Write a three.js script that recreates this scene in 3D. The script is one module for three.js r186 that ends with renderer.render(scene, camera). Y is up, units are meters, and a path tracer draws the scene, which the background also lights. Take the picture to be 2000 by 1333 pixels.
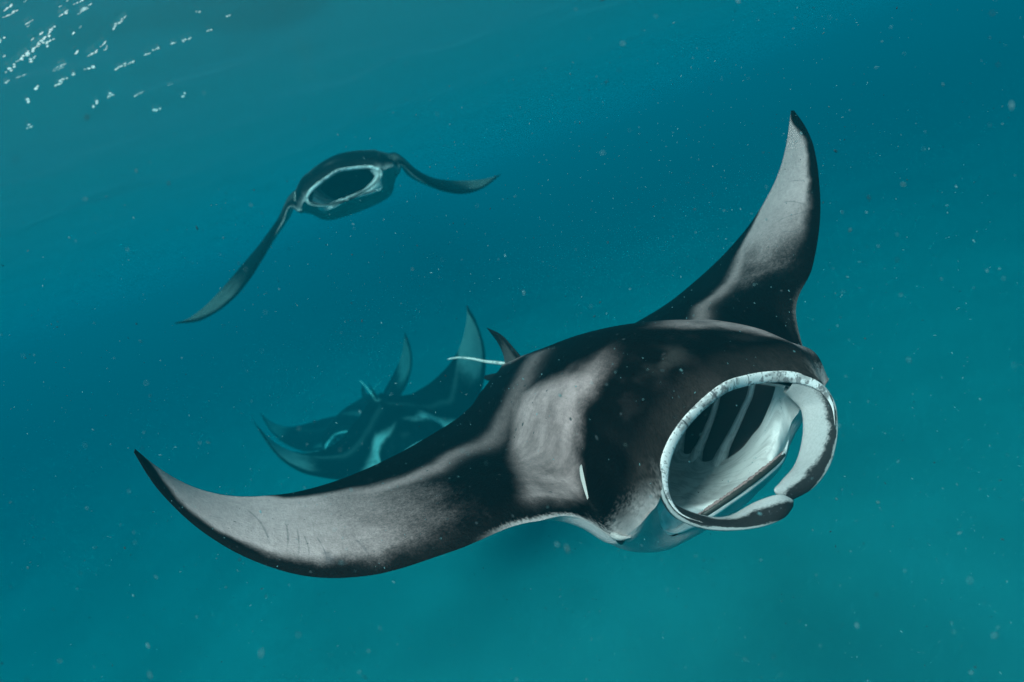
import * as THREE from 'three';
import { mergeGeometries } from 'three/addons/utils/BufferGeometryUtils.js';

// ---------------------------------------------------------------- camera, sky, sun, exposure
const scene = new THREE.Scene();
const renderer = new THREE.WebGLRenderer({ antialias: true });
renderer.toneMapping = THREE.LinearToneMapping;
renderer.toneMappingExposure = 2.05;
renderer.shadowMap.enabled = true;

const V = (x, y, z) => new THREE.Vector3(x, y, z);
// The near ray swims level: its left wing is +x, its back +y, its nose +z. The camera is rolled and looks a little down on it.
const camera = new THREE.PerspectiveCamera(60, 1024 / 682, 0.05, 400);
const camRight = V(0.8342, -0.3482, 0.4277);
const camUp = V(0.4199, 0.9037, -0.0832), camBack = V(-0.3575, 0.249, 0.9001);
camera.position.set(-0.817, 0.707, 1.435);
camera.quaternion.setFromRotationMatrix(new THREE.Matrix4().makeBasis(camRight, camUp, camBack));
camera.focus = 1.5; camera.userData.fStop = 2.4; // the far animals and the surface fall a little out of focus
camera.updateMatrixWorld(true);

const SURFACE_Y = 2.4, FLOOR_Y = -6;
const sunDir = V(-0.46, 0.80, 0.38).normalize();

{ // a bright, lightly hazed sky above the water
  const W = 256, H = 128, d = new Float32Array(W * H * 4), v = V(0, 0, 0);
  for (let j = 0; j < H; j++) for (let i = 0; i < W; i++) {
    const el = ((j + 0.5) / H - 0.5) * Math.PI, az = ((i + 0.5) / W - 0.5) * 2 * Math.PI;
    v.set(Math.cos(az) * Math.cos(el), Math.sin(el), Math.sin(az) * Math.cos(el));
    const up = Math.max(0, v.y), c = Math.max(0, v.dot(sunDir));
    const glow = 0.08 * Math.pow(c, 8) + 0.3 * Math.pow(c, 40), o = (j * W + i) * 4;
    const l = 0.05 * (1 + 2 * up) * (v.y < 0 ? 0.6 : 1); // an evenly veiled sky, brightest overhead
    d[o] = l * 0.35 + glow * 0.8; d[o + 1] = l + glow * 0.97; d[o + 2] = l * 1.15 + glow * 0.9; d[o + 3] = 1;
  }
  const sky = new THREE.DataTexture(d, W, H, THREE.RGBAFormat, THREE.FloatType);
  sky.mapping = THREE.EquirectangularReflectionMapping; sky.magFilter = THREE.LinearFilter; sky.needsUpdate = true;
  scene.background = sky; scene.environment = sky;
}
const sun = new THREE.DirectionalLight(new THREE.Color().setRGB(1.0, 0.64, 0.59), 5);
sun.name = 'sun';
sun.position.copy(sunDir).multiplyScalar(30);
sun.castShadow = true; sun.shadow.radius = 40; sun.shadow.mapSize.set(2048, 2048);
Object.assign(sun.shadow.camera, { left: -14, right: 14, top: 14, bottom: -14, near: 1, far: 60 });
scene.add(sun, sun.target);
scene.fog = new THREE.FogExp2(new THREE.Color().setRGB(0.0, 0.70, 1.0), 0.034);

// ---------------------------------------------------------------- helpers
const clamp = THREE.MathUtils.clamp, lerp = THREE.MathUtils.lerp;
const sstep = (a, b, x) => { const t = clamp((x - a) / (b - a), 0, 1); return t * t * (3 - 2 * t); };
function rng(seed) { let s = seed >>> 0; return () => { s = (s + 0x6d2b79f5) | 0; let t = Math.imul(s ^ (s >>> 15), 1 | s); t = (t + Math.imul(t ^ (t >>> 7), 61 | t)) ^ t; return ((t ^ (t >>> 14)) >>> 0) / 4294967296; }; }
function hash2(x, y, s) { let h = Math.imul(x | 0, 374761393) + Math.imul(y | 0, 668265263) + Math.imul(s | 0, 974711); h = Math.imul(h ^ (h >>> 13), 1274126177); return ((h ^ (h >>> 16)) >>> 0) / 4294967296; }
function vnoise(x, y, s = 0) {
  const ix = Math.floor(x), iy = Math.floor(y), fx = x - ix, fy = y - iy, u = fx * fx * (3 - 2 * fx), v = fy * fy * (3 - 2 * fy);
  return lerp(lerp(hash2(ix, iy, s), hash2(ix + 1, iy, s), u), lerp(hash2(ix, iy + 1, s), hash2(ix + 1, iy + 1, s), u), v);
}
function fbm(x, y, oct = 4, s = 0) { let a = 0.5, r = 0, n = 0; for (let i = 0; i < oct; i++) { r += a * vnoise(x, y, s + i); n += a; a *= 0.5; x = x * 2.03 + 11.3; y = y * 2.03 + 7.7; } return r / n; }
function interp(xs, ys, x) { if (x <= xs[0]) return ys[0]; for (let i = 1; i < xs.length; i++) if (x <= xs[i]) return lerp(ys[i - 1], ys[i], (x - xs[i - 1]) / (xs[i] - xs[i - 1])); return ys[ys.length - 1]; }
// non-uniform cubic through values P[i] (arrays of 3) at knots k[i]
function spline(k, P, x) {
  const n = k.length; let i = 0; while (i < n - 2 && x > k[i + 1]) i++;
  const h = k[i + 1] - k[i], t = (x - k[i]) / h, out = [0, 0, 0];
  const h00 = 2 * t * t * t - 3 * t * t + 1, h10 = t * t * t - 2 * t * t + t, h01 = -2 * t * t * t + 3 * t * t, h11 = t * t * t - t * t;
  for (let c = 0; c < P[0].length; c++) {
    const d = (a, b) => (P[b][c] - P[a][c]) / (k[b] - k[a]);
    const tan = (j) => { if (j === 0) return d(0, 1); if (j === n - 1) return d(n - 2, n - 1); const a = k[j] - k[j - 1], b = k[j + 1] - k[j]; return (d(j - 1, j) * b + d(j, j + 1) * a) / (a + b); };
    out[c] = h00 * P[i][c] + h10 * h * tan(i) + h01 * P[i + 1][c] + h11 * h * tan(i + 1);
  }
  return out;
}
const sub = (a, b) => [a[0] - b[0], a[1] - b[1], a[2] - b[2]], add = (a, b) => [a[0] + b[0], a[1] + b[1], a[2] + b[2]], mul = (a, s) => [a[0] * s, a[1] * s, a[2] * s];
const cross = (a, b) => [a[1] * b[2] - a[2] * b[1], a[2] * b[0] - a[0] * b[2], a[0] * b[1] - a[1] * b[0]], len = (a) => Math.hypot(...a), unit = (a) => mul(a, 1 / (len(a) || 1));
const mirror = (p) => [-p[0], p[1], p[2]];
// grid of points -> geometry; normals are averaged over points that coincide (seams)
function gridGeometry(rows, cols, point, uvAt, flip = false) {
  const n = (rows + 1) * (cols + 1), pos = new Float32Array(n * 3), uv = new Float32Array(n * 2), idx = [];
  for (let i = 0, o = 0; i <= rows; i++) for (let j = 0; j <= cols; j++, o++) {
    pos.set(point(i, j), o * 3); uv.set(uvAt ? uvAt(i, j) : [i / rows, j / cols], o * 2);
    if (i < rows && j < cols) { const a = o, b = o + 1, c = o + cols + 1, d = c + 1; if (flip) idx.push(a, c, b, b, c, d); else idx.push(a, b, c, b, d, c); }
  }
  const g = new THREE.BufferGeometry();
  g.setAttribute('position', new THREE.BufferAttribute(pos, 3)); g.setAttribute('uv', new THREE.BufferAttribute(uv, 2)); g.setIndex(idx);
  return smooth(g);
}
function smooth(g) {
  g.computeVertexNormals();
  const p = g.attributes.position.array, nn = g.attributes.normal.array, m = new Map();
  for (let i = 0; i < p.length; i += 3) { const key = Math.round(p[i] * 2e4) + ',' + Math.round(p[i + 1] * 2e4) + ',' + Math.round(p[i + 2] * 2e4); let e = m.get(key); if (!e) m.set(key, e = [0, 0, 0, []]); e[0] += nn[i]; e[1] += nn[i + 1]; e[2] += nn[i + 2]; e[3].push(i); }
  for (const e of m.values()) { const l = Math.hypot(e[0], e[1], e[2]) || 1; for (const i of e[3]) { nn[i] = e[0] / l; nn[i + 1] = e[1] / l; nn[i + 2] = e[2] / l; } }
  return g;
}
function mesh(name, geometry, material, parent) { const m = new THREE.Mesh(geometry, material); m.name = name; m.castShadow = m.receiveShadow = true; (parent ?? scene).add(m); return m; }
function tag(o, label, category, group, kind) { o.userData.label = label; if (category) o.userData.category = category; if (group) o.userData.group = group; if (kind) o.userData.kind = kind; return o; }

// ---------------------------------------------------------------- manta ray: shape
// Body stations from the midline outwards (left side; mirrored for the right): nine points from lip to rear edge, back and belly.
const RING = [[0, .128, .459], [.078, .108, .445], [.152, .083, .448], [.215, .053, .468], [.254, .014, .495], [.256, -.033, .52], [.223, -.071, .544], [.173, -.098, .568], [.115, -.119, .586], [.054, -.135, .587], [.004, -.144, .566]];
const TK = [0, .045, .13, .25, .4, .58, .76, .9, 1];
const BODY = [
  { X: 0, top: [RING[0], [0, .165, .42], [0, .2, .34], [0, .23, .2], [0, .225, .05], [0, .185, -.17], [0, .12, -.42], [0, .06, -.65], [0, .02, -.79]],
    bot: [[0, -.155, .437], [0, -.2, .42], [0, -.265, .35], [0, -.32, .2], [0, -.32, .04], [0, -.25, -.18], [0, -.12, -.42], [0, -.03, -.65], [0, .02, -.79]] },
  { X: .08, top: [RING[1], [.079, .15, .41], [.08, .19, .33], [.08, .222, .2], [.08, .214, .05], [.08, .174, -.17], [.075, .108, -.42], [.06, .05, -.63], [.05, .012, -.76]],
    bot: [[.08, -.161, .427], [.08, -.2, .41], [.08, -.262, .345], [.08, -.318, .2], [.08, -.318, .04], [.08, -.248, -.17], [.075, -.115, -.42], [.06, -.028, -.63], [.05, .012, -.76]] },
  { X: .155, top: [RING[2], [.153, .13, .415], [.155, .17, .34], [.155, .2, .21], [.155, .19, .05], [.15, .15, -.16], [.14, .09, -.4], [.12, .04, -.6], [.1, .008, -.73]],
    bot: [[.152, -.177, .402], [.153, -.21, .39], [.155, -.258, .335], [.157, -.31, .2], [.157, -.31, .04], [.152, -.238, -.16], [.14, -.108, -.4], [.12, -.024, -.6], [.1, .008, -.73]] },
  { X: .215, top: [RING[3], [.215, .105, .435], [.215, .148, .355], [.213, .176, .22], [.21, .166, .06], [.205, .13, -.14], [.195, .08, -.37], [.175, .035, -.55], [.16, .006, -.67]],
    bot: [[.205, -.178, .384], [.206, -.205, .375], [.212, -.25, .325], [.218, -.295, .2], [.218, -.29, .04], [.21, -.215, -.15], [.197, -.095, -.37], [.175, -.018, -.55], [.16, .006, -.67]] },
  { X: .255, top: [RING[4], [.262, .07, .455], [.262, .125, .37], [.26, .155, .23], [.258, .146, .07], [.25, .115, -.12], [.24, .07, -.34], [.22, .03, -.51], [.205, .004, -.63]],
    bot: [[.228, -.097, .408], [.242, -.15, .388], [.255, -.21, .33], [.264, -.258, .21], [.264, -.25, .06], [.255, -.175, -.13], [.24, -.075, -.34], [.22, -.014, -.51], [.205, .004, -.63]] },
  { X: .285, top: [[.272, -.02, .48], [.283, .03, .45], [.285, .09, .375], [.285, .13, .24], [.285, .123, .08], [.278, .1, -.1], [.268, .06, -.31], [.25, .026, -.48], [.24, .002, -.59]],
    bot: [[.272, -.02, .48], [.279, -.09, .43], [.287, -.152, .36], [.295, -.195, .23], [.295, -.185, .08], [.28, -.125, -.1], [.267, -.05, -.31], [.25, -.011, -.48], [.24, .002, -.59]] },
  { X: .315, top: [[.312, -.06, .447], [.317, -.01, .427], [.316, .05, .365], [.315, .096, .24], [.315, .096, .09], [.305, .082, -.09], [.295, .05, -.29], [.28, .022, -.45], [.272, .002, -.56]],
    bot: [[.312, -.06, .447], [.317, -.1, .42], [.32, -.132, .36], [.325, -.142, .24], [.325, -.128, .09], [.31, -.085, -.09], [.295, -.034, -.29], [.28, -.008, -.45], [.272, .002, -.56]] },
  { X: .34, top: [[.338, -.095, .395], [.344, -.045, .385], [.344, .01, .335], [.345, .06, .23], [.345, .068, .09], [.338, .063, -.07], [.325, .042, -.26], [.31, .02, -.42], [.302, .002, -.54]],
    bot: [[.338, -.095, .395], [.344, -.115, .375], [.346, -.118, .33], [.348, -.104, .23], [.348, -.088, .09], [.338, -.058, -.07], [.325, -.022, -.26], [.31, -.005, -.42], [.302, .002, -.54]] },
  { X: .38, top: [[.375, -.04, .365], [.38, -.003, .355], [.382, .027, .31], [.385, .049, .21], [.385, .054, .08], [.375, .053, -.07], [.36, .038, -.25], [.345, .019, -.4], [.335, .003, -.52]],
    bot: [[.375, -.04, .365], [.38, -.062, .35], [.382, -.07, .31], [.385, -.07, .21], [.385, -.06, .08], [.375, -.038, -.07], [.36, -.014, -.25], [.345, -.003, -.4], [.335, .003, -.52]] },
];
const WX = [.5, .7, .9, 1.1, 1.25, 1.37, 1.45, 1.5], WTH = [.05, .042, .033, .024, .017, .011, .006, .002];
// wing poses: leading and trailing edge at the eight outer stations, in the ray's own axes (sign included)
const POSE_UP = {
  R: { le: [[-.484, .017, .334], [-.658, .028, .278], [-.836, .036, .187], [-.986, .082, .058], [-1.093, .159, -.083], [-1.165, .246, -.22], [-1.209, .324, -.344], [-1.231, .39, -.455]],
       te: [[-.473, .024, -.436], [-.643, .047, -.37], [-.813, .08, -.331], [-.966, .13, -.328], [-1.084, .195, -.354], [-1.16, .27, -.394], [-1.203, .34, -.43], [-1.231, .391, -.455]] },
  L: { le: [[.444, .088, .301], [.61, .17, .249], [.783, .248, .167], [.952, .323, .063], [1.104, .391, -.043], [1.234, .452, -.146], [1.336, .507, -.244], [1.412, .556, -.337]],
       te: [[.524, .028, -.45], [.719, .085, -.381], [.905, .165, -.326], [1.07, .261, -.295], [1.202, .359, -.292], [1.298, .448, -.307], [1.364, .516, -.326], [1.412, .557, -.337]] },
};
function wingStations(pose, sg) {
  const out = [];
  for (let i = 0; i < 8; i++) {
    let a = pose.le[i], b = pose.te[i];
    if (i === 7) { const d = mul(unit(sub(pose.te[6], pose.le[6])), .011); a = sub(a, d); b = add(b, d); } // rounded wing tip
    const chord = sub(b, a), mid = (q) => mul(add(pose.le[q], pose.te[q]), .5);
    const span = sub(mid(Math.min(7, i + 1)), i ? mid(i - 1) : [sg * .36, .01, -.08]);
    let N = unit(cross(chord, span)); if (N[1] < 0) N = mul(N, -1);
    const top = [], bot = [];
    for (const t of TK) {
      const f = 2.6 * Math.sqrt(t) * (1 - t), m = add(a, mul(chord, t));
      top.push(add(m, mul(N, f * WTH[i] * 1.0))); bot.push(sub(m, mul(N, f * WTH[i] * .55)));
    }
    out.push({ X: sg * WX[i], top, bot });
  }
  return out;
}
// the left cheek bulges a little higher and wider than the right one
const cheek = (p) => { const k = Math.exp(-(((p[0] - .325) / .05) ** 2) - (((p[2] - .43) / .07) ** 2)); return [p[0] + .028 * k, p[1] + .042 * k, p[2]]; };
function rayShape(pose) {
  const L = BODY.map((s) => ({ X: s.X, top: s.top.map(cheek), bot: s.bot.map(cheek) })), R = BODY.slice(1).map((s) => ({ X: -s.X, top: s.top.map(mirror), bot: s.bot.map(mirror) }));
  const st = [...wingStations(pose.R, -1).reverse(), ...R.reverse(), ...L, ...wingStations(pose.L, 1)], knots = st.map((s) => s.X);
  // surface point: X across the span, t from the front edge (0) to the rear edge (1), side 'top' or 'bot'
  const cacheT = new Map();
  const at = (X, t, side) => {
    const key = X + side; let c = cacheT.get(key);
    if (!c) { c = TK.map((_, j) => spline(knots, st.map((s) => s[side][j]), X)); cacheT.set(key, c); if (cacheT.size > 3000) cacheT.clear(); }
    return spline(TK, c, t);
  };
  return { at, knots };
}
const XS = (() => { // span samples, denser on the head
  const a = []; for (let i = -150; i <= 150; i++) { const q = i / 150; a.push(1.5 * Math.sign(q) * (0.55 * Math.abs(q) + 0.45 * q * q)); } return a;
})();
const TS = (() => { const a = []; for (let j = 0; j <= 56; j++) { const q = j / 56; a.push(q * q * (1.9 - .9 * q)); } return a; })();
function bodyGeometry(shape) {
  const nt = TS.length - 1, cols = nt * 2;
  return gridGeometry(XS.length - 1, cols, (i, j) => j <= nt ? shape.at(XS[i], TS[j], 'top') : shape.at(XS[i], TS[cols - j], 'bot'),
    (i, j) => [XS[i] / 3 + .5, j <= nt ? TS[j] / 2 : 1 - TS[cols - j] / 2]);
}
function tube(path, radius, seg = 60, sides = 12, squash) { // path(u)->[x,y,z]; radius(u); closed rounded ends
  const frames = [];
  for (let i = 0; i <= seg; i++) { const u = i / seg, a = path(Math.max(0, u - 1e-3)), b = path(Math.min(1, u + 1e-3)); frames.push([path(u), unit(sub(b, a))]); }
  return gridGeometry(seg, sides, (i, j) => {
    const [c, T] = frames[i]; const up = squash ? unit(squash(i / seg)) : [0, 1, 0.01];
    const B = unit(cross(T, up)), N = cross(B, T), f = j / sides * Math.PI * 2, r = radius(i / seg), ry = Array.isArray(r) ? r[1] : r, rx = Array.isArray(r) ? r[0] : r;
    return add(c, add(mul(B, Math.cos(f) * rx), mul(N, Math.sin(f) * ry)));
  });
}
const curve = (pts) => { const k = pts.map((_, i) => i / (pts.length - 1)); return (u) => spline(k, pts, clamp(u, 0, 1)); };

// ---------------------------------------------------------------- manta ray: skin
function texture(w, h, rgb, srgb = true) {
  const d = new Uint8Array(w * h * 4), enc = (c) => { c = clamp(c, 0, 1); return 255 * (c <= 0.0031308 ? 12.92 * c : 1.055 * Math.pow(c, 1 / 2.4) - 0.055); };
  for (let j = 0, o = 0; j < h; j++) for (let i = 0; i < w; i++, o += 4) { const c = rgb((i + .5) / w, (j + .5) / h); for (let k = 0; k < 3; k++) d[o + k] = srgb ? enc(c[k]) : clamp(c[k], 0, 1) * 255; d[o + 3] = 255; }
  const t = new THREE.DataTexture(d, w, h, THREE.RGBAFormat, THREE.UnsignedByteType);
  t.magFilter = t.minFilter = THREE.LinearFilter; t.wrapS = t.wrapT = THREE.ClampToEdgeWrapping; if (srgb) t.colorSpace = THREE.SRGBColorSpace; t.needsUpdate = true;
  return t;
}
const mix3 = (a, b, t) => [lerp(a[0], b[0], t), lerp(a[1], b[1], t), lerp(a[2], b[2], t)];
const DARK = [.0024, .0026, .0032], PALE = [.46, .35, .355], WHITE = [.68, .60, .61], BROWN = [.045, .035, .033];
const LE_M = [[.6, .7, .84, .9, .99, 1.09, 1.2, 1.28, 1.34, 1.38, 1.42, 1.46, 1.5], [.02, .03, .05, .06, .075, .085, .09, .1, .12, .17, .38, .8, 1]];
const TE_R = [[0, .05, .15, .25, .34, .475, .6, .7, .8, .86, .96, 1.07, 1.15, 1.5], [.92, .78, .73, .69, .73, .65, .61, .65, .71, .79, .85, .93, 1.1, 1.2]];
const TE_L = [[0, .05, .15, .25, .34, .5, .56, .62, .75, .885, .98, 1.1, 1.5], [.92, .78, .73, .69, .7, .58, .5, .5, .62, .77, .86, 1.0, 1.2]];
const SH_F = [[0, .05, .1, .2, .28, .31, .325, .35, .38, .42, .52], [.31, .25, .215, .2, .21, .2, .165, .115, .065, .04, .03]];
const SH_FL = [[0, .05, .1, .185, .229, .245, .27, .33], [.31, .24, .195, .165, .125, .09, .06, .04]];
const SH_R = [[0, .06, .1, .16, .2, .24, .29, .35, .43, .47, .52], [.28, .27, .3, .37, .47, .62, .64, .56, .3, .16, .04]];
const SCRATCHES = [ // marks across the right wing tip: span from, t from, span to, t to, bow, width
  [-1.19, .72, -1.13, .17, .012, .0035], [-1.08, .5, -1.09, .14, .006, .003], [-1.05, .42, -1.06, .12, .004, .0025], [-1.035, .33, -1.03, .13, .003, .002], [-1.0, .3, -.985, .1, .003, .002],
  [-1.29, .3, -1.25, .36, 0, .003], [-.985, .16, -.98, .06, .002, .012], [-.9, .22, -.88, .08, .004, .004], [-.94, .5, -.99, .47, 0, .002], [1.05, .45, 1.0, .12, .01, .003], [.93, .4, .95, .1, .006, .0025], [1.16, .5, 1.14, .2, .006, .0025], [.86, .3, .84, .08, .004, .0025]];
function skinColor(o) { // o: variant
  return (u, v) => {
    const X = (u - .5) * 3, ax = Math.abs(X), top = v < .5, t = top ? v * 2 : (1 - v) * 2, s = o.seed;
    const px = X * 10, pz = t * lerp(9, 4, clamp(ax / 1.4, 0, 1));
    const big = fbm(px * .55 + 3, pz * .55, 3, s) - .5, mid = fbm(px * 2.2, pz * 2.2 + 9, 3, s + 7) - .5, fine = vnoise(px * 34, pz * 34, s + 13) - .5, grain = vnoise(px * 75, pz * 75, s + 17) - .5;
    if (!top) { // belly: white with dusky margins
      let d = 0; d = Math.max(d, sstep(.8, .97, t + big * .2) * sstep(.35, .6, ax)); d = Math.max(d, (1 - sstep(.015, .07, t + mid * .03)) * sstep(.6, .8, ax)); d = Math.max(d, sstep(1.3, 1.47, ax + big * .1));
      const c = mix3(mul(WHITE, o.belly), [.05, .052, .058], d * .9); return mul(c, 1 + fine * .1 + mid * .3);
    }
    const m = interp(...LE_M, ax), e = interp(...(X < 0 ? TE_R : TE_L), ax) + o.te * sstep(.4, .9, ax), tw = t + big * .05 + mid * .02;
    const ms = lerp(1, 2.6, sstep(1.25, 1.42, ax)), span = sstep(m - .035 * ms, m + .085 * ms, tw + fine * .012 + mid * .03) * (1 - sstep(e - .06, e + .04, tw + fine * .012));
    const broad = sstep(o.in0, o.in1, ax + big * .14 + mid * .07 + (X > 0 ? .08 : 0) * sstep(.1, .3, t) + fine * .045 + grain * .03 + (vnoise(px * 14, pz * 14, s + 41) - .5) * .05);
    const streak = Math.exp(-(((tw - (e - .09)) / .075) ** 2)) * o.streak * lerp(.55, 1, sstep(.3, .8, ax)) * (1 - sstep(.85, 1.0, ax)) * sstep(.0, .06, ax);  // pale streak: part marking, part ridge highlight put into the colour
    let pale = Math.max(o.tip * span * broad * lerp(.85, 1, sstep(.9, 1.15, ax)), streak * span);
    const sf = interp(...(X > 0 && o.marks ? SH_FL : SH_F), ax) + o.shF, sr = interp(...SH_R, ax) * o.shLen + (1 - o.shLen) * (sf + .1);
    const sh = sstep(sf - .022, sf + .055, t + mid * .035 + fine * .004) * (1 - sstep(sr - .17, sr + .05, tw + mid * .06)) * (1 - sstep(...(X > 0 && o.marks ? [.30, .35] : [.47, .54]), ax + mid * .04)) * sstep(0, .07, ax + mid * .03);
    pale = Math.max(pale, o.sh * sh * clamp(.74 + big * .5 + mid * .5 + .35 * (fbm(px * 1.2 + pz * .4, pz * 5 - px * .8, 3, s + 37) - .5), .3, 1));
    pale = Math.max(pale, .7 * Math.exp(-(((ax) / .035) ** 2)) * sstep(.8, .9, t)); // tail root
    pale = Math.max(pale, .035 * sstep(-.05, .3, mid) * (1 - sstep(.2, .3, ax)) * (1 - sstep(.14, .24, t)));
    pale = clamp(pale + (fine * .25 + grain * .2) * pale * (1 - pale), 0, 1);
    let c = mix3(DARK, mul(o.pale, 1 + big * .16 + mid * .16), Math.pow(pale, 1.25));
    // brownish muzzle behind the lip
    const muz = (1 - sstep(.004, .075, t + mid * .05)) * (1 - sstep(.27, .33, ax)); c = mix3(c, mul(BROWN, 1 + fine * .4 + mid), muz * o.muzzle);
    const cloud = Math.exp(-(((t - .125) / .03) ** 2) - (((X + .03) / .05) ** 2)) * sstep(-.1, .25, mid + .1); c = mix3(c, [.07, .062, .06], cloud * .5);
    // white round the eye and along the front edge of the wing root
    const eye = sstep(.225, .30, ax + mid * .09 + fine * .03) * (1 - sstep(.352, .385, ax)) * (1 - sstep(.002, .045, t + mid * .06 + fine * .02 + grain * .015)); c = mix3(c, WHITE, eye * .85 * clamp(.75 + mid * 1.6, .2, 1));
    const rim = (X > 0 && o.marks ? .15 : 1) * sstep(.33, .4, ax) * (1 - sstep(.5, .66, ax)) * (1 - sstep(.001, .016, t + fine * .008)); c = mix3(c, WHITE, rim * .6);
    if (o.marks) {
      for (const [x0, t0, x1, t1, bow, w] of SCRATCHES) {
        if (X < Math.min(x0, x1) - .03 || X > Math.max(x0, x1) + .03) continue;
        const q = clamp((t - t0) / (t1 - t0), 0, 1); if ((t - t0) * (t - t1) > 0.0004) continue;
        const d = Math.abs(X - lerp(x0, x1, q) - bow * Math.sin(q * Math.PI) + (fine * .002)); if (d < w * 1.6) c = mix3(c, [.07, .072, .085], (1 - sstep(w * .2, w * 1.5, d)) * .55 * (.35 + .9 * vnoise(t * 40, X * 9, 88)) * sstep(0, .2, q) * (1 - .5 * sstep(.7, 1, q)));
      }
      // small dark spots
      const cx = Math.floor(X / .05), ct = Math.floor(t / .07); if (hash2(cx, ct, 91) < .22) { const dx = X - (cx + .2 + .6 * hash2(cx, ct, 92)) * .05, dz = (t - (ct + .2 + .6 * hash2(cx, ct, 93)) * .07) * .7, r = .0022 + .003 * hash2(cx, ct, 94); const d = Math.hypot(dx, dz); if (d < r) c = mix3(c, [.03, .04, .045], (1 - sstep(r * .5, r, d)) * .85); }
    }
    const fib = vnoise(px * 22, pz * 5, s + 23) - .5 + .6 * (vnoise(px * 60, pz * 9, s + 29) - .5); return mul(c, 1 + grain * .12 + fine * .1 + fib * .16 + (vnoise(px * 9, pz * 9, s + 43) - .5) * .14);
  };
}
const VARIANTS = {
  near: { belly: .85, tip: 1, sh: .92, muzzle: .6, seed: 1, te: 0, in0: .56, in1: 1.03, streak: .62, shF: 0, shLen: 1, pale: PALE, marks: true, w: 2048, h: 2048 },
  dusky: { belly: .4, tip: 1, sh: .8, muzzle: .15, seed: 31, te: .02, in0: 1.0, in1: 1.3, streak: .15, shF: 0, shLen: .6, pale: [.08, .09, .09], marks: false, w: 1024, h: 512 },  // belly darkened in its colour to stand in for shade
  barred: { belly: .85, tip: .62, sh: 1.3, muzzle: .1, seed: 53, te: .03, in0: .85, in1: 1.1, streak: .22, shF: .0, shLen: .42, pale: [.5, .5, .51], marks: false, w: 1024, h: 512 },
  banded: { belly: .85, tip: .8, sh: 1.2, muzzle: .1, seed: 77, te: .03, in0: .95, in1: 1.2, streak: .2, shF: .02, shLen: .2, pale: [.17, .18, .19], marks: false, w: 1024, h: 512 },
};
const skinBump = texture(512, 512, (u, v) => { const n = vnoise(u * 170, v * 170, 5) * .6 + vnoise(u * 60, v * 60, 6) * .4; return [n, n, n]; }, false);
skinBump.wrapS = skinBump.wrapT = THREE.RepeatWrapping; skinBump.repeat.set(7, 4);
function skinMaterial(o) {
  return new THREE.MeshPhysicalMaterial({ name: 'ray_skin', map: texture(o.w, o.h, skinColor(o)), roughness: .55, specularIntensity: .07, bumpMap: skinBump, bumpScale: .0012 });
}
const M = {
  // lip: white band with dark nicks and a bluish outer side
  lip: new THREE.MeshPhysicalMaterial({ name: 'lip_skin', roughness: .55, specularIntensity: .4, map: texture(1024, 64, (u, v) => {
    const n = fbm(u * 34, v * 5, 3, 3), f = vnoise(u * 240, v * 20, 4), g = fbm(u * 22, v * 2, 2, 8); // v .75 skin side, .5 front, .25 mouth side
    let c = mix3([.8, .78, .8], [.42, .4, .41], sstep(.5, .8, n + (g - .5) * .8));
    for (const [k, w] of [[.375, .003], [.475, .004], [.6, .002]]) { const d = Math.abs(u - k + (v - .5) * .008); if (d < w) c = mix3(c, [.03, .035, .05], .8 * (1 - sstep(w * .3, w, d))); }
    const sp = fbm(u * 150, v * 9, 3, 19) + (g - .5) * .5; c = mix3(c, [.12, .11, .12], .75 * sstep(.56, .68, sp)); if (f > .9) c = mix3(c, [.2, .19, .19], .4); return mul(c, .95 + .1 * f);
  }) }),
  lining: new THREE.MeshPhysicalMaterial({ name: 'mouth_lining', roughness: .5, specularIntensity: .4, map: texture(512, 512, (u, v) => {
    const n = fbm(u * 14, v * 14, 4, 11), f = vnoise(u * 160, v * 160, 12), st = fbm(u * 6, v * 70, 2, 14); let c = mix3([.82, .78, .79], [.6, .57, .58], sstep(.4, .7, n * .7 + st * .3)); if (f > .93) c = mix3(c, [.25, .3, .34], .5); return c;
  }) }),
  gum: new THREE.MeshPhysicalMaterial({ name: 'tooth_band', color: new THREE.Color().setRGB(.035, .035, .032), roughness: .5 }),
  teeth: new THREE.MeshPhysicalMaterial({ name: 'teeth', color: new THREE.Color().setRGB(.3, .19, .19), roughness: .5 }),
  pharynx: new THREE.MeshStandardMaterial({ name: 'throat', color: new THREE.Color().setRGB(.32, .25, .25), roughness: .9 }),
  eye: new THREE.MeshPhysicalMaterial({ name: 'eye', color: new THREE.Color().setRGB(.006, .007, .01), roughness: .12, clearcoat: .6, clearcoatRoughness: .1 }),
  eyelid: new THREE.MeshPhysicalMaterial({ name: 'eyelid', color: new THREE.Color().setRGB(.42, .4, .4), roughness: .6 }),
  tail: new THREE.MeshStandardMaterial({ name: 'tail_skin', roughness: .7, map: texture(256, 32, (u, v) => { const n = fbm(u * 40, v * 3, 3, 21); return mix3([.62, .66, .64], [.2, .24, .24], sstep(.5, .75, n) * .7); }) }),
  fold: new THREE.MeshStandardMaterial({ name: 'spiracle_fold', color: new THREE.Color().setRGB(.55, .53, .52), roughness: .6 }),
  fin: new THREE.MeshPhysicalMaterial({ name: 'fin_skin', roughness: .6, specularIntensity: .35, map: texture(256, 256, (u, v) => { const n = fbm(u * 12, v * 12, 3, 25), d = Math.max(sstep(.15, .6, u + (n - .5) * .4), 1 - sstep(.23, .3, v)); return mix3([.09, .085, .085], [.004, .004, .005], d); }) }),
};
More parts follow.
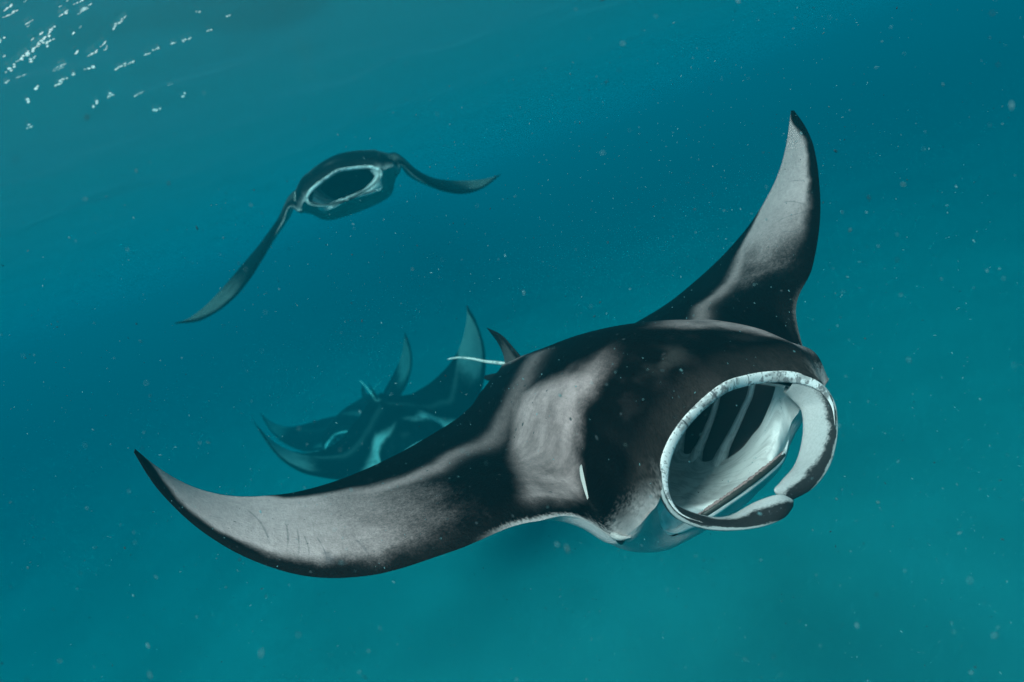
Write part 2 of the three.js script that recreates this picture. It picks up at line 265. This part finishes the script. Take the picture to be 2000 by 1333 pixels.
// cephalic lobe: u along the lobe, v round it (0 outer rim, .25 inner face, .5 inner rim, .75 outer face)
function lobeTexture(seed, flip) {
  return texture(512, 256, (u, v) => {
    const a = v < .5 ? v * 2 : (1 - v) * 2, w = (1 - Math.cos(a * Math.PI)) / 2, n = fbm(u * 16, v * 12, 3, seed), f = vnoise(u * 120, v * 90, seed + 3), tip = sstep(.6, .97, u); // w: 0 outer rim, 1 inner rim
    const rimN = w + (n - .5) * .1 + (f - .5) * .04, darkTo = flip ? lerp(.24, .62, tip) + .14 * sstep(.45, .75, u) : lerp(.8, .52, sstep(.35, .6, u)) + .16 * tip; let c;
    if ((v < .5) !== flip) { c = mix3([.022, .021, .023], [.46, .435, .445], sstep(darkTo - .08, darkTo + .12, w + (n - .5) * .2 + (f - .5) * .08)); }
    else c = mix3([.03, .032, .038], [.42, .43, .44], sstep(.6, .95, w + (n - .5) * .3));
    c = mix3(c, [.42, .44, .45], (1 - sstep(.015, .06, rimN)) * .85);
    if (f > .9 && w > .3) c = mix3(c, [.2, .22, .26], .4);
    return mul(c, .9 + .2 * f);
  });
}
M.lobe = [[41, true], [43, false]].map(([s, flip]) => new THREE.MeshPhysicalMaterial({ name: 'lobe_skin', map: lobeTexture(s, flip), roughness: .55, specularIntensity: .4 }));

// ---------------------------------------------------------------- manta ray: the parts
const LOBE_IN = {
  L: [[.19, .01, .44], [.2, -.015, .45], [.201, -.042, .467], [.157, -.077, .495], [.088, -.107, .52], [.015, -.105, .54], [-.02, -.105, .55], [-.012, -.135, .555]],
  R: [[-.195, .01, .44], [-.215, -.02, .45], [-.223, -.047, .467], [-.18, -.093, .495], [-.136, -.113, .52], [-.075, -.103, .545], [-.03, -.1, .572], [.002, -.128, .578]],
};
function lobeGeometry(side) {
  const O = RING.slice(3).map((p) => side === 'L' ? p : mirror(p)).map((p, i) => side === 'R' ? [p[0], p[1], p[2] + .0015 * i] : [p[0], p[1], p[2] - .001 * i]), I = LOBE_IN[side], co = curve(O), ci = curve(I);
  const S = 48, A = 32;
  return gridGeometry(S, A, (i, j) => {
    const u = i / S, o = co(u), n = ci(u), T = unit(sub(co(Math.min(1, u + .01)), co(Math.max(0, u - .01)))), W = sub(n, o), N = unit(cross(T, W)), f = j / A * Math.PI * 2;
    const close = Math.sqrt(Math.max(0, 1 - Math.max(0, (u - .82) / .18) ** 2)), mid = mul(add(o, n), .5), h = .5 * (u > .82 ? lerp(.55, 1, close) : 1) * (u > .995 ? .2 : 1);
    return add(mid, add(mul(W, -Math.cos(f) * h), mul(N, Math.sin(f) * lerp(.011, .006, u) * (u > .97 ? close : 1))));
  });
}
const JAW = (x) => [x, -.135 - 1.0 * x * x, .445 - 1.5 * x * x];
const bagW = (z) => interp([-.1, 0, .2, .35, .5], [.2, .21, .225, .228, .24], z), bagB = (z) => interp([-.1, 0, .15, .25, .35, .44, .5], [-.2, -.21, -.225, -.215, -.185, -.14, -.11], z);
const bagY = (x, z) => { const q = Math.min(Math.abs(x) / bagW(z), 1), b = bagB(z); return b + (.06 - b) * (1 - Math.sqrt(Math.max(0, 1 - Math.pow(q, 2.4)))); };
const EDGE_K = [-.05, 0, .04, .055, .07, .085, .1, .12, .137, .148, .16, .175, .198, .215, .228, .237, .245, .255, .28, .304, .325, .345, .36, .372, .39], EDGE_X = [.08, .085, .09, .105, .125, .105, .094, .092, .105, .122, .103, .092, .09, .098, .112, .128, .112, .107, .119, .138, .165, .182, .205, .224, .23];
const RIM = [[0, -.135, .445], [.08, -.141, .435], [.15, -.157, .411], [.187, -.166, .392], [.212, -.14, .392], [.223, -.095, .41], [.218, -.045, .452], [.235, .03, .472]], RIM_U = [0, .28, .53, .67, .76, .85, .93, 1];
const CHIN = [[0, -.155, .437], [.08, -.161, .427], [.152, -.177, .402], [.205, -.178, .384], [.222, -.14, .392], [.229, -.097, .408], [.252, -.05, .45], [.272, -.02, .478]];
const rimAt = (u) => { const q = spline(RIM_U, RIM, Math.abs(u)); return u < 0 ? mirror(q) : q; };
function liningGeometry() {
  const S = 130, A = 64, ks = EDGE_X.map((x) => [x]);
  return gridGeometry(S, A, (i, j) => {
    const u = j / A * 2 - 1; if (i === 0) { const q = spline(RIM_U, CHIN, Math.abs(u)); return u < 0 ? mirror(q) : q; } // joins the chin and cheek skin
    const z0 = lerp(.445, -.05, (i - 1) / (S - 1)), ex = z0 >= .39 ? bagW(z0) : spline(EDGE_K, ks, z0)[0], w = bagW(z0);
    const qm = Math.min(1, ex / w), th = Math.asin(Math.pow(qm, 1.2)) * u, q = Math.sign(u) * Math.pow(Math.abs(Math.sin(th)), 1 / 1.2), x = q * w;
    const k = sstep(0, .1, .445 - z0), rim = rimAt(u), bag = [x, bagY(x, z0), z0];
    return add(mul(rim, 1 - k), mul(bag, k));
  });
}
function bagGeometry(scale, zFrom, zTo) { // dark pouch behind the gill bars
  return gridGeometry(24, 40, (i, j) => { const z = lerp(zFrom, zTo, i / 24), f = j / 40 * Math.PI * 2, k = i > 20 ? Math.sqrt(1 - ((i - 20) / 4) ** 2) : 1, yc = -.05; const w = bagW(z) * scale * k, b = (bagB(z) - .035 - yc) * k; return [Math.sin(f) * w, yc + (Math.cos(f) > 0 ? -Math.cos(f) * -b : -Math.cos(f) * .15 * k), z]; });
}
const GILLS = [[[.1, -.212, .236], [.12, -.184, .241], [.14, -.16, .247], [.175, -.118, .262], [.2, -.07, .284], [.213, -.034, .303], [.222, .03, .33]], [[.09, -.228, .146], [.109, -.202, .147], [.125, -.185, .15], [.155, -.148, .16], [.19, -.095, .174], [.212, -.03, .195], [.22, .04, .215]], [[.088, -.225, .073], [.106, -.2, .072], [.125, -.182, .068], [.158, -.145, .062], [.19, -.09, .066], [.208, -.02, .08], [.212, .05, .09]]];
const shared = {};
function headParts(root, tailScale = 1) { // mouth, eyes, lobes: the same on every ray
  const g = shared, mk = (k, f) => g[k] ?? (g[k] = f());
  mesh('upper_lip', mk('lip', () => { const pts = [...RING.slice(1, 7).map(mirror).reverse(), ...RING.slice(0, 7)], c = curve(pts.map((p) => { const d = unit(sub([p[0] * .35, -.05, p[2] - .035], p)); return add(p, mul(d, .011)); })); return tube(c, (u) => { const e = sstep(0, .27, Math.min(u, 1 - u)); return [.0055 * e + .0004, .0135 * e + .0004]; }, 180, 18, (u) => { const p = c(u); return sub([p[0] * .2, -.05, p[2] - .02], p); }); }), M.lip, root);
  mesh('mouth_lining', mk('lining', liningGeometry), M.lining, root);
  mesh('palate', mk('palate', () => gridGeometry(30, 30, (i, j) => { const q = i / 30, z = lerp(.448, .0, q), u = j / 15 - 1, w = lerp(.235, .2, q); return [u * w, lerp(.085, .13, sstep(0, .5, q)) * (1 - .92 * Math.pow(Math.abs(u), 2.2)) + .008 - .02 * u * u, z + (1 - q) * (.03 * u * u - .012)]; })), M.lining, root);
  mesh('throat', mk('throat', () => bagGeometry(1.22, .33, -.32)), M.pharynx, root);
  for (const sg of [1, -1]) for (const [k, pts] of GILLS.entries()) mesh('gill_arch', mk('gill' + k + sg, () => tube(curve(pts.map((p) => [p[0] * sg, p[1], p[2]])), (u) => .0082 + .014 * Math.pow(1 - u, 3), 30, 12)), M.lining, root);
  mesh('tooth_band', mk('band', () => tube((u) => { const p = JAW(lerp(-.135, .182, u)); return add(p, [0, -.003, .003]); }, (u) => .0075 * Math.min(1, Math.min(u, 1 - u) * 20 + .2), 60, 10)), M.gum, root);
  const teeth = mesh('teeth', mk('teeth', () => { const r = rng(5), a = []; for (let k = 0; k < 60; k++) { const p = JAW(-.132 + k * .307 / 59), s = .0022 + .0028 * r(); const t = new THREE.IcosahedronGeometry(s, 1); t.scale(1, .8, 1.1); t.translate(p[0], p[1] + .0035 + .001 * r(), p[2] + .001); a.push(t); } return mergeGeometries(a); }), M.teeth, root);
  teeth.userData.kind = 'stuff';
  mesh('chin_rim', mk('chin', () => tube((u) => { const p = rimAt((u * 2 - 1) * .78), s = Math.sign(p[0]) * sstep(.1, .2, Math.abs(p[0])); return [p[0] + .012 * s, p[1] - .013 * (1 - .7 * Math.abs(s)), p[2] - .003]; }, (u) => { const e = sstep(-.02, .2, Math.min(u, 1 - u)); return [.012 * e, .013 * e]; }, 110, 12)), M.lining, root);
  mesh('cephalic_lobe', mk('lobeL', () => lobeGeometry('L')), M.lobe[0], root);
  mesh('cephalic_lobe', mk('lobeR', () => lobeGeometry('R')), M.lobe[1], root);
  for (const sg of [1, -1]) {
    const e = mesh('eye', mk('eye' + sg, () => { const b = new THREE.SphereGeometry(.013, 20, 14); b.scale(.8, 1, 1.25); b.rotateY(sg * .5); b.translate(sg * .335, -.094, .4); return b; }), M.eye, root);
    mesh('eyelid', mk('lid' + sg, () => tube(curve([[sg * .322, -.088, .425], [sg * .338, -.084, .414], [sg * .344, -.082, .4], [sg * .342, -.088, .384], [sg * .334, -.098, .374]]), (u) => .007 * Math.sin(Math.PI * clamp(u, .04, .96)) + .001, 20, 10)), M.eyelid, e);
    mesh('spiracle_fold', mk('fold' + sg, () => gridGeometry(16, 6, (i, j) => { const u = i / 16, w = Math.sin(Math.PI * Math.pow(u, .8)) * .0075 + .0004, v = j / 6; return [sg * (.326 + .022 * u + .004 * v), lerp(.066, -.005, u) + .002 + w * .35 * v, lerp(.325, .345, u) - w * v * 1.2]; })), M.fold, root);
  }
  mesh('dorsal_fin', mk('dorsal', () => gridGeometry(24, 24, (i, j) => { // u up the fin, round the section
    const u = i / 24, f = j / 24 * Math.PI * 2, le = spline([0, .4, 1], [[0, .075, -.6], [0, .148, -.69], [0, .18, -.83]], u), te = spline([0, .35, .7, 1], [[0, .01, -.79], [0, .06, -.765], [0, .115, -.775], [0, .178, -.832]], u);
    const c = (Math.cos(f) + 1) / 2, p = add(le, mul(sub(te, le), c)); return [Math.sin(f) * lerp(.017, .002, u) * Math.sqrt(Math.max(0, 1 - c * .6)), p[1], p[2]];
  }, (i, j) => [i / 24, (Math.cos(j / 24 * Math.PI * 2) + 1) / 2 * .5 + .2])), M.fin, root);
  mesh('tail', mk('tail', () => tube(curve([[0, .02, -.74], [0, .012, -.86], [0, .0, -1.0], [.003, -.012, -1.2], [.004, -.03, -1.4], [0, -.062, -1.6]]), (u) => lerp(.0085, .0042, u) * (u > .985 ? .6 : 1), 60, 10)), M.tail, root).scale.z = tailScale;
  for (const sg of [1, -1]) mesh('pelvic_fin', mk('pelvic' + sg, () => gridGeometry(14, 16, (i, j) => { const u = i / 14, f = j / 16 * Math.PI * 2, w = .035 * Math.sqrt(Math.max(0.001, 1 - u * u * .97)); return [sg * (.065 + .02 * u) + Math.cos(f) * w * 1.1, .006 - .012 * u + Math.sin(f) * .012 * (1 - u * .6), -.68 - .15 * u]; }, () => [.9, .9])), M.fin, root);
}
function mantaRay(name, pose, variant, label, tailScale) {
  const root = new THREE.Group(); root.name = name; scene.add(root); tag(root, label, 'manta ray', 'manta rays feeding in a chain');
  mesh('body', bodyGeometry(rayShape(pose)), skinMaterial(VARIANTS[variant]), root);
  headParts(root, tailScale);
  return root;
}
const place = (root, R, t) => { root.quaternion.setFromRotationMatrix(new THREE.Matrix4().makeBasis(V(R[0][0], R[1][0], R[2][0]), V(R[0][1], R[1][1], R[2][1]), V(R[0][2], R[1][2], R[2][2]))); root.position.set(...t); };

mantaRay('manta_ray', POSE_UP, 'near', 'large dark manta ray with pale grey shoulders and wide open white mouth');

// ---------------------------------------------------------------- sea water with its rippled surface, sea floor
const pixelRay = (px, py) => V((px / 1000 - 1), 1 - py / 666.5, .5).unproject(camera).sub(camera.position).normalize();
const waveY = (x, z) => SURFACE_Y + .26 * (fbm(x * .45, z * .8, 3, 61) - .5) + .09 * (vnoise(x * 1.5, z * 2.4, 66) - .5);
{ // one closed body of water: it takes the red out of the light with distance
  const n = 280, R = 90, low = FLOOR_Y - 3, w = (k) => { const q = k / n * 2 - 1; return Math.sign(q) * R * (.25 * Math.abs(q) + .75 * Math.abs(q) ** 3); };
  const pos = [], idx = [], id = (i, j) => i * (n + 1) + j, N = (n + 1) * (n + 1);
  for (let i = 0; i <= n; i++) for (let j = 0; j <= n; j++) { const x = w(i), z = w(j); pos.push(x, waveY(x, z), z); }
  for (let i = 0; i < n; i++) for (let j = 0; j < n; j++) idx.push(id(i, j), id(i, j + 1), id(i + 1, j), id(i, j + 1), id(i + 1, j + 1), id(i + 1, j));
  const rim = []; for (let j = 0; j < n; j++) rim.push(id(0, j)); for (let i = 0; i < n; i++) rim.push(id(i, n)); for (let j = n; j > 0; j--) rim.push(id(n, j)); for (let i = n; i > 0; i--) rim.push(id(i, 0));
  rim.forEach((a) => pos.push(pos[a * 3], low, pos[a * 3 + 2])); const c = N + rim.length; pos.push(0, low, 0);
  rim.forEach((a, k) => { const k2 = (k + 1) % rim.length, b = rim[k2], A = N + k, B = N + k2; idx.push(a, A, b, b, A, B, A, c, B); });
  const g = new THREE.BufferGeometry(); g.setAttribute('position', new THREE.Float32BufferAttribute(pos, 3)); g.setIndex(idx); g.computeVertexNormals();
  const m = new THREE.MeshPhysicalMaterial({ name: 'sea_water', color: 0xffffff, transmission: 1, thickness: 10, roughness: .26, ior: 1.33, transparent: true, opacity: .32, attenuationColor: new THREE.Color().setRGB(.82, .973, .978), attenuationDistance: 1 });
  tag(mesh('sea_water', g, m), 'clear blue sea water under a rippled surface', null, null, 'structure');
}
{
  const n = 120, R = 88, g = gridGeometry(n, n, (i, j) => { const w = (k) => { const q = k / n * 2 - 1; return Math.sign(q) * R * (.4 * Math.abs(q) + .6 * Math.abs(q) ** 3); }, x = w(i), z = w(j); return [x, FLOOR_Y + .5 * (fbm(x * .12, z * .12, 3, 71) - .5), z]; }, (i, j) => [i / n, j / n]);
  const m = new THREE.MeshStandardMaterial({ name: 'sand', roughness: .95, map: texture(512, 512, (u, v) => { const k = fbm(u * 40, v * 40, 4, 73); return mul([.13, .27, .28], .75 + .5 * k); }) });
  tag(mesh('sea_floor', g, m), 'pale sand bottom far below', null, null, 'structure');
}
const POSE_DOWN = {
  R: { le: [[-0.484, -0.14, 0.35], [-0.618, -0.271, 0.314], [-0.765, -0.42, 0.26], [-0.924, -0.567, 0.197], [-1.092, -0.683, 0.143], [-1.265, -0.754, 0.106], [-1.423, -0.77, 0.087], [-1.552, -0.712, 0.083]],
       te: [[-0.522, -0.124, -0.423], [-0.722, -0.262, -0.319], [-0.925, -0.404, -0.214], [-1.111, -0.536, -0.119], [-1.267, -0.639, -0.042], [-1.394, -0.701, 0.018], [-1.489, -0.72, 0.06], [-1.552, -0.71, 0.083]] },
  L: { le: [[0.445, -0.184, 0.326], [0.538, -0.34, 0.245], [0.65, -0.482, 0.126], [0.774, -0.582, -0.022], [0.894, -0.626, -0.174], [1.0, -0.637, -0.318], [1.082, -0.634, -0.445], [1.145, -0.632, -0.56]],
       te: [[0.394, -0.131, -0.449], [0.498, -0.274, -0.4], [0.631, -0.402, -0.382], [0.776, -0.499, -0.398], [0.906, -0.564, -0.439], [1.011, -0.606, -0.488], [1.091, -0.627, -0.532], [1.145, -0.633, -0.561]] },
};
const POSE_CURL = {
  R: { le: [[-0.534, -0.039, 0.355], [-0.695, 0.019, 0.284], [-0.861, 0.094, 0.182], [-1.005, 0.181, 0.056], [-1.094, 0.286, -0.084], [-1.136, 0.396, -0.22], [-1.154, 0.494, -0.34], [-1.165, 0.575, -0.445]],
       te: [[-0.494, -0.036, -0.432], [-0.677, -0.02, -0.363], [-0.853, 0.052, -0.325], [-0.993, 0.17, -0.324], [-1.079, 0.302, -0.352], [-1.125, 0.423, -0.39], [-1.151, 0.515, -0.423], [-1.165, 0.576, -0.446]] },
  L: { le: [[0.548, -0.033, 0.361], [0.718, 0.041, 0.3], [0.886, 0.152, 0.209], [1.026, 0.287, 0.097], [1.116, 0.432, -0.022], [1.161, 0.573, -0.135], [1.174, 0.699, -0.227], [1.16, 0.806, -0.305]],
       te: [[0.478, 0.072, -0.421], [0.637, 0.171, -0.334], [0.793, 0.292, -0.269], [0.924, 0.43, -0.239], [1.021, 0.561, -0.239], [1.089, 0.672, -0.257], [1.134, 0.754, -0.282], [1.161, 0.807, -0.306]] },
};
const POSE_FAR = {
  R: { le: [[-0.521, 0.009, 0.349], [-0.681, 0.096, 0.298], [-0.84, 0.207, 0.214], [-0.983, 0.325, 0.103], [-1.097, 0.434, -0.022], [-1.184, 0.525, -0.149], [-1.251, 0.597, -0.264], [-1.311, 0.651, -0.366]],
       te: [[-0.503, 0.094, -0.433], [-0.694, 0.173, -0.353], [-0.883, 0.24, -0.293], [-1.044, 0.324, -0.27], [-1.158, 0.424, -0.286], [-1.234, 0.521, -0.316], [-1.283, 0.599, -0.346], [-1.311, 0.652, -0.367]] },
  L: { le: [[0.525, -0.057, 0.321], [0.691, -0.016, 0.246], [0.864, 0.054, 0.148], [1.025, 0.148, 0.041], [1.147, 0.269, -0.055], [1.225, 0.41, -0.129], [1.265, 0.549, -0.176], [1.279, 0.677, -0.204]],
       te: [[0.477, 0.087, -0.448], [0.644, 0.18, -0.376], [0.816, 0.276, -0.31], [0.97, 0.378, -0.257], [1.091, 0.476, -0.222], [1.179, 0.563, -0.202], [1.24, 0.631, -0.198], [1.279, 0.678, -0.205]] },
};
const second = mantaRay('manta_ray_001', POSE_DOWN, 'dusky', 'manta ray swimming head on with both wings bent down');
place(second, [[0.952, -0.0515, -0.3018], [0.0024, 0.987, -0.161], [0.3062, 0.1525, 0.9397]], [0.669, 1.319, -4.980]);
second.scale.set(1.45, 1.045, 1.45); // a larger, flatter, less gaping animal
const third = mantaRay('manta_ray_002', POSE_CURL, 'barred', 'manta ray with two bright shoulder bars half hidden behind the large one', .86);
place(third, [[1.0, 0.0005, 0.0017], [0.0, 0.9529, -0.3033], [-0.0017, 0.3033, 0.9529]], [0.393, -2.151, -7.174]);
third.scale.setScalar(1.5);
const fourth = mantaRay('manta_ray_003', POSE_FAR, 'banded', 'faint distant manta ray last in the chain behind the bright barred one', .86);
place(fourth, [[0.8155, -0.2004, -0.5429], [0.1746, 0.9796, -0.0993], [0.5518, -0.0138, 0.8339]], [0.064, -2.619, -10.478]);
fourth.scale.setScalar(1.5);

// ---------------------------------------------------------------- flecks that stand in for sun glints on the surface, drifting plankton
{
  const r = rng(17), out = [], fleck = (c, along, L, W) => { // a thin ragged white sheet at the water surface, modelled as a sun glint
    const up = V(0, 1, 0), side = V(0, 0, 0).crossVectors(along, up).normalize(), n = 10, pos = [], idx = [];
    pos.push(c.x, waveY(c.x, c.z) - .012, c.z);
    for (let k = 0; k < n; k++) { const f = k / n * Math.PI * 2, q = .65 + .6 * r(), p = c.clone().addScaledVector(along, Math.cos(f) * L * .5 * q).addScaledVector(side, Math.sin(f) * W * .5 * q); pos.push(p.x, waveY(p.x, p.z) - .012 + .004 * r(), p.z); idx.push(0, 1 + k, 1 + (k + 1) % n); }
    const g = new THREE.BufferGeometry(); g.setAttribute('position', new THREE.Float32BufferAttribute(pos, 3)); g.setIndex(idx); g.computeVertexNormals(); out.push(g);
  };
  // where the photograph shows sun glints: pixel, length in pixels, slope
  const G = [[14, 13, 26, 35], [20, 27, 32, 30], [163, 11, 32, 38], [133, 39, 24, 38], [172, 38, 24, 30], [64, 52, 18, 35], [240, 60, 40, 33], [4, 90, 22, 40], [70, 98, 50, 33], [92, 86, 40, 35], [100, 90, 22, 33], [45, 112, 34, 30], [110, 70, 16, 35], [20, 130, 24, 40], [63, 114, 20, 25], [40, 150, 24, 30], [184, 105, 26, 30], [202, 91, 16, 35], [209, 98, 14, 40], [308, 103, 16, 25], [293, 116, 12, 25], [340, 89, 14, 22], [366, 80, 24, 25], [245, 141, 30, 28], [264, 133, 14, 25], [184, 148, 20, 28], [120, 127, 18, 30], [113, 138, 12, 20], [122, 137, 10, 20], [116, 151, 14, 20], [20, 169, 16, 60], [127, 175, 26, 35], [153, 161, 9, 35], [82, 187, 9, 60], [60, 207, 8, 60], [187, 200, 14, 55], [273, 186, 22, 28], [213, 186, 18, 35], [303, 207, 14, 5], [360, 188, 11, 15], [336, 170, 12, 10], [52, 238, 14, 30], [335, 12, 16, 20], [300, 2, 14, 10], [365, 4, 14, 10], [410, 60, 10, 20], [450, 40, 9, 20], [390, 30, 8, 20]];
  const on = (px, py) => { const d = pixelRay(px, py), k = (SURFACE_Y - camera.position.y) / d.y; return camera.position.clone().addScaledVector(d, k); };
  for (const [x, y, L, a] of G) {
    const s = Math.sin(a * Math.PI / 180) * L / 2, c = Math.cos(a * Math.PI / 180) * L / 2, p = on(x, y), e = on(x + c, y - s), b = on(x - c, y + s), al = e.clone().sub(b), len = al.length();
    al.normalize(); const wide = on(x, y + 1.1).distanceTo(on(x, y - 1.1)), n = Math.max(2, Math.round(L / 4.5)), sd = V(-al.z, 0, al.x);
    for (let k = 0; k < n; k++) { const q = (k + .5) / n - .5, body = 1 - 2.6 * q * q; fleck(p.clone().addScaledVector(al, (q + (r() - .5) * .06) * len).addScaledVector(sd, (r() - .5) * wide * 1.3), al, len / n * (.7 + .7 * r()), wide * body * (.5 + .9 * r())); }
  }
  for (let k = 0; k < 130; k++) { const q = r() * r(), x = -160 + 420 * r() * (1 - q * .3), y = -140 + 330 * q, p = on(x, y), e = on(x + 8, y - 5.5), al = e.clone().sub(p); const L = al.length() * (.25 + .9 * r()); al.normalize(); fleck(p, al, L, L * (.12 + .2 * r())); }  // denser flecks added to stand in for the bright glitter of the corner
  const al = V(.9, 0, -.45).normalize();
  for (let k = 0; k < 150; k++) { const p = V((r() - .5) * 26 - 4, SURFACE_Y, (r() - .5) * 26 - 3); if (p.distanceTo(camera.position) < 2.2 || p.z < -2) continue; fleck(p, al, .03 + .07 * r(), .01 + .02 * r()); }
  const f = mesh('glint_flecks', mergeGeometries(out), new THREE.MeshPhysicalMaterial({ name: 'sun_glint', color: 0xffffff, transmission: .85, thickness: 0, roughness: 1 }));
  tag(f, 'small white flecks shaped as sun glints on the rippled surface', 'sun_glint', null, 'stuff');
}
{
  const r = rng(23), flake = new THREE.IcosahedronGeometry(1, 0), m = new THREE.MeshStandardMaterial({ name: 'plankton', color: 0xffffff, roughness: .8 });
  const N1 = 8000, N2 = 2500, N3 = 60, o = new THREE.InstancedMesh(flake, m, N1 + N2 + N3), M4 = new THREE.Matrix4(), q = new THREE.Quaternion(), c = new THREE.Color(), p = V(0, 0, 0);
  for (let k = 0; k < N1 + N2 + N3; k++) {
    const close = k >= N1 + N2; // a few larger bits near the lens
    do { if (close) p.set(lerp(-1.5, .1, r()), lerp(0, 1.2, r()), lerp(.7, 1.4, r())); else if (k < N1) p.set(lerp(-1.6, 1.0, r()), lerp(-.9, .9, r()), lerp(-.6, 1.3, r())); else p.set(lerp(-5, 4, r()), lerp(-3, 2.4, r()), lerp(-7, 1.2, r())); } while (p.distanceTo(camera.position) < (close ? .3 : .55));
    const s = close ? .0012 + .0012 * r() : (k < N1 ? .0005 : .0008) * (1 + 1.5 * r() ** 3); q.setFromEuler(new THREE.Euler(r() * 6, r() * 6, r() * 6));
    o.setMatrixAt(k, M4.compose(p, q, V(s * (1 + 2.4 * r()), s, s * .7)));
    const dark = r() < (close ? .6 : .25); c.setRGB(...(dark ? [.02, .025, .03] : r() < .05 ? [.1, .2, .2] : k < N1 ? [.12, .3, .34] : [.07, .19, .21])); o.setColorAt(k, c);
  }
  o.name = 'plankton'; o.castShadow = false; scene.add(o); tag(o, 'tiny pale plankton specks drifting all through the water', 'plankton', null, 'stuff');
}
renderer.render(scene, camera);
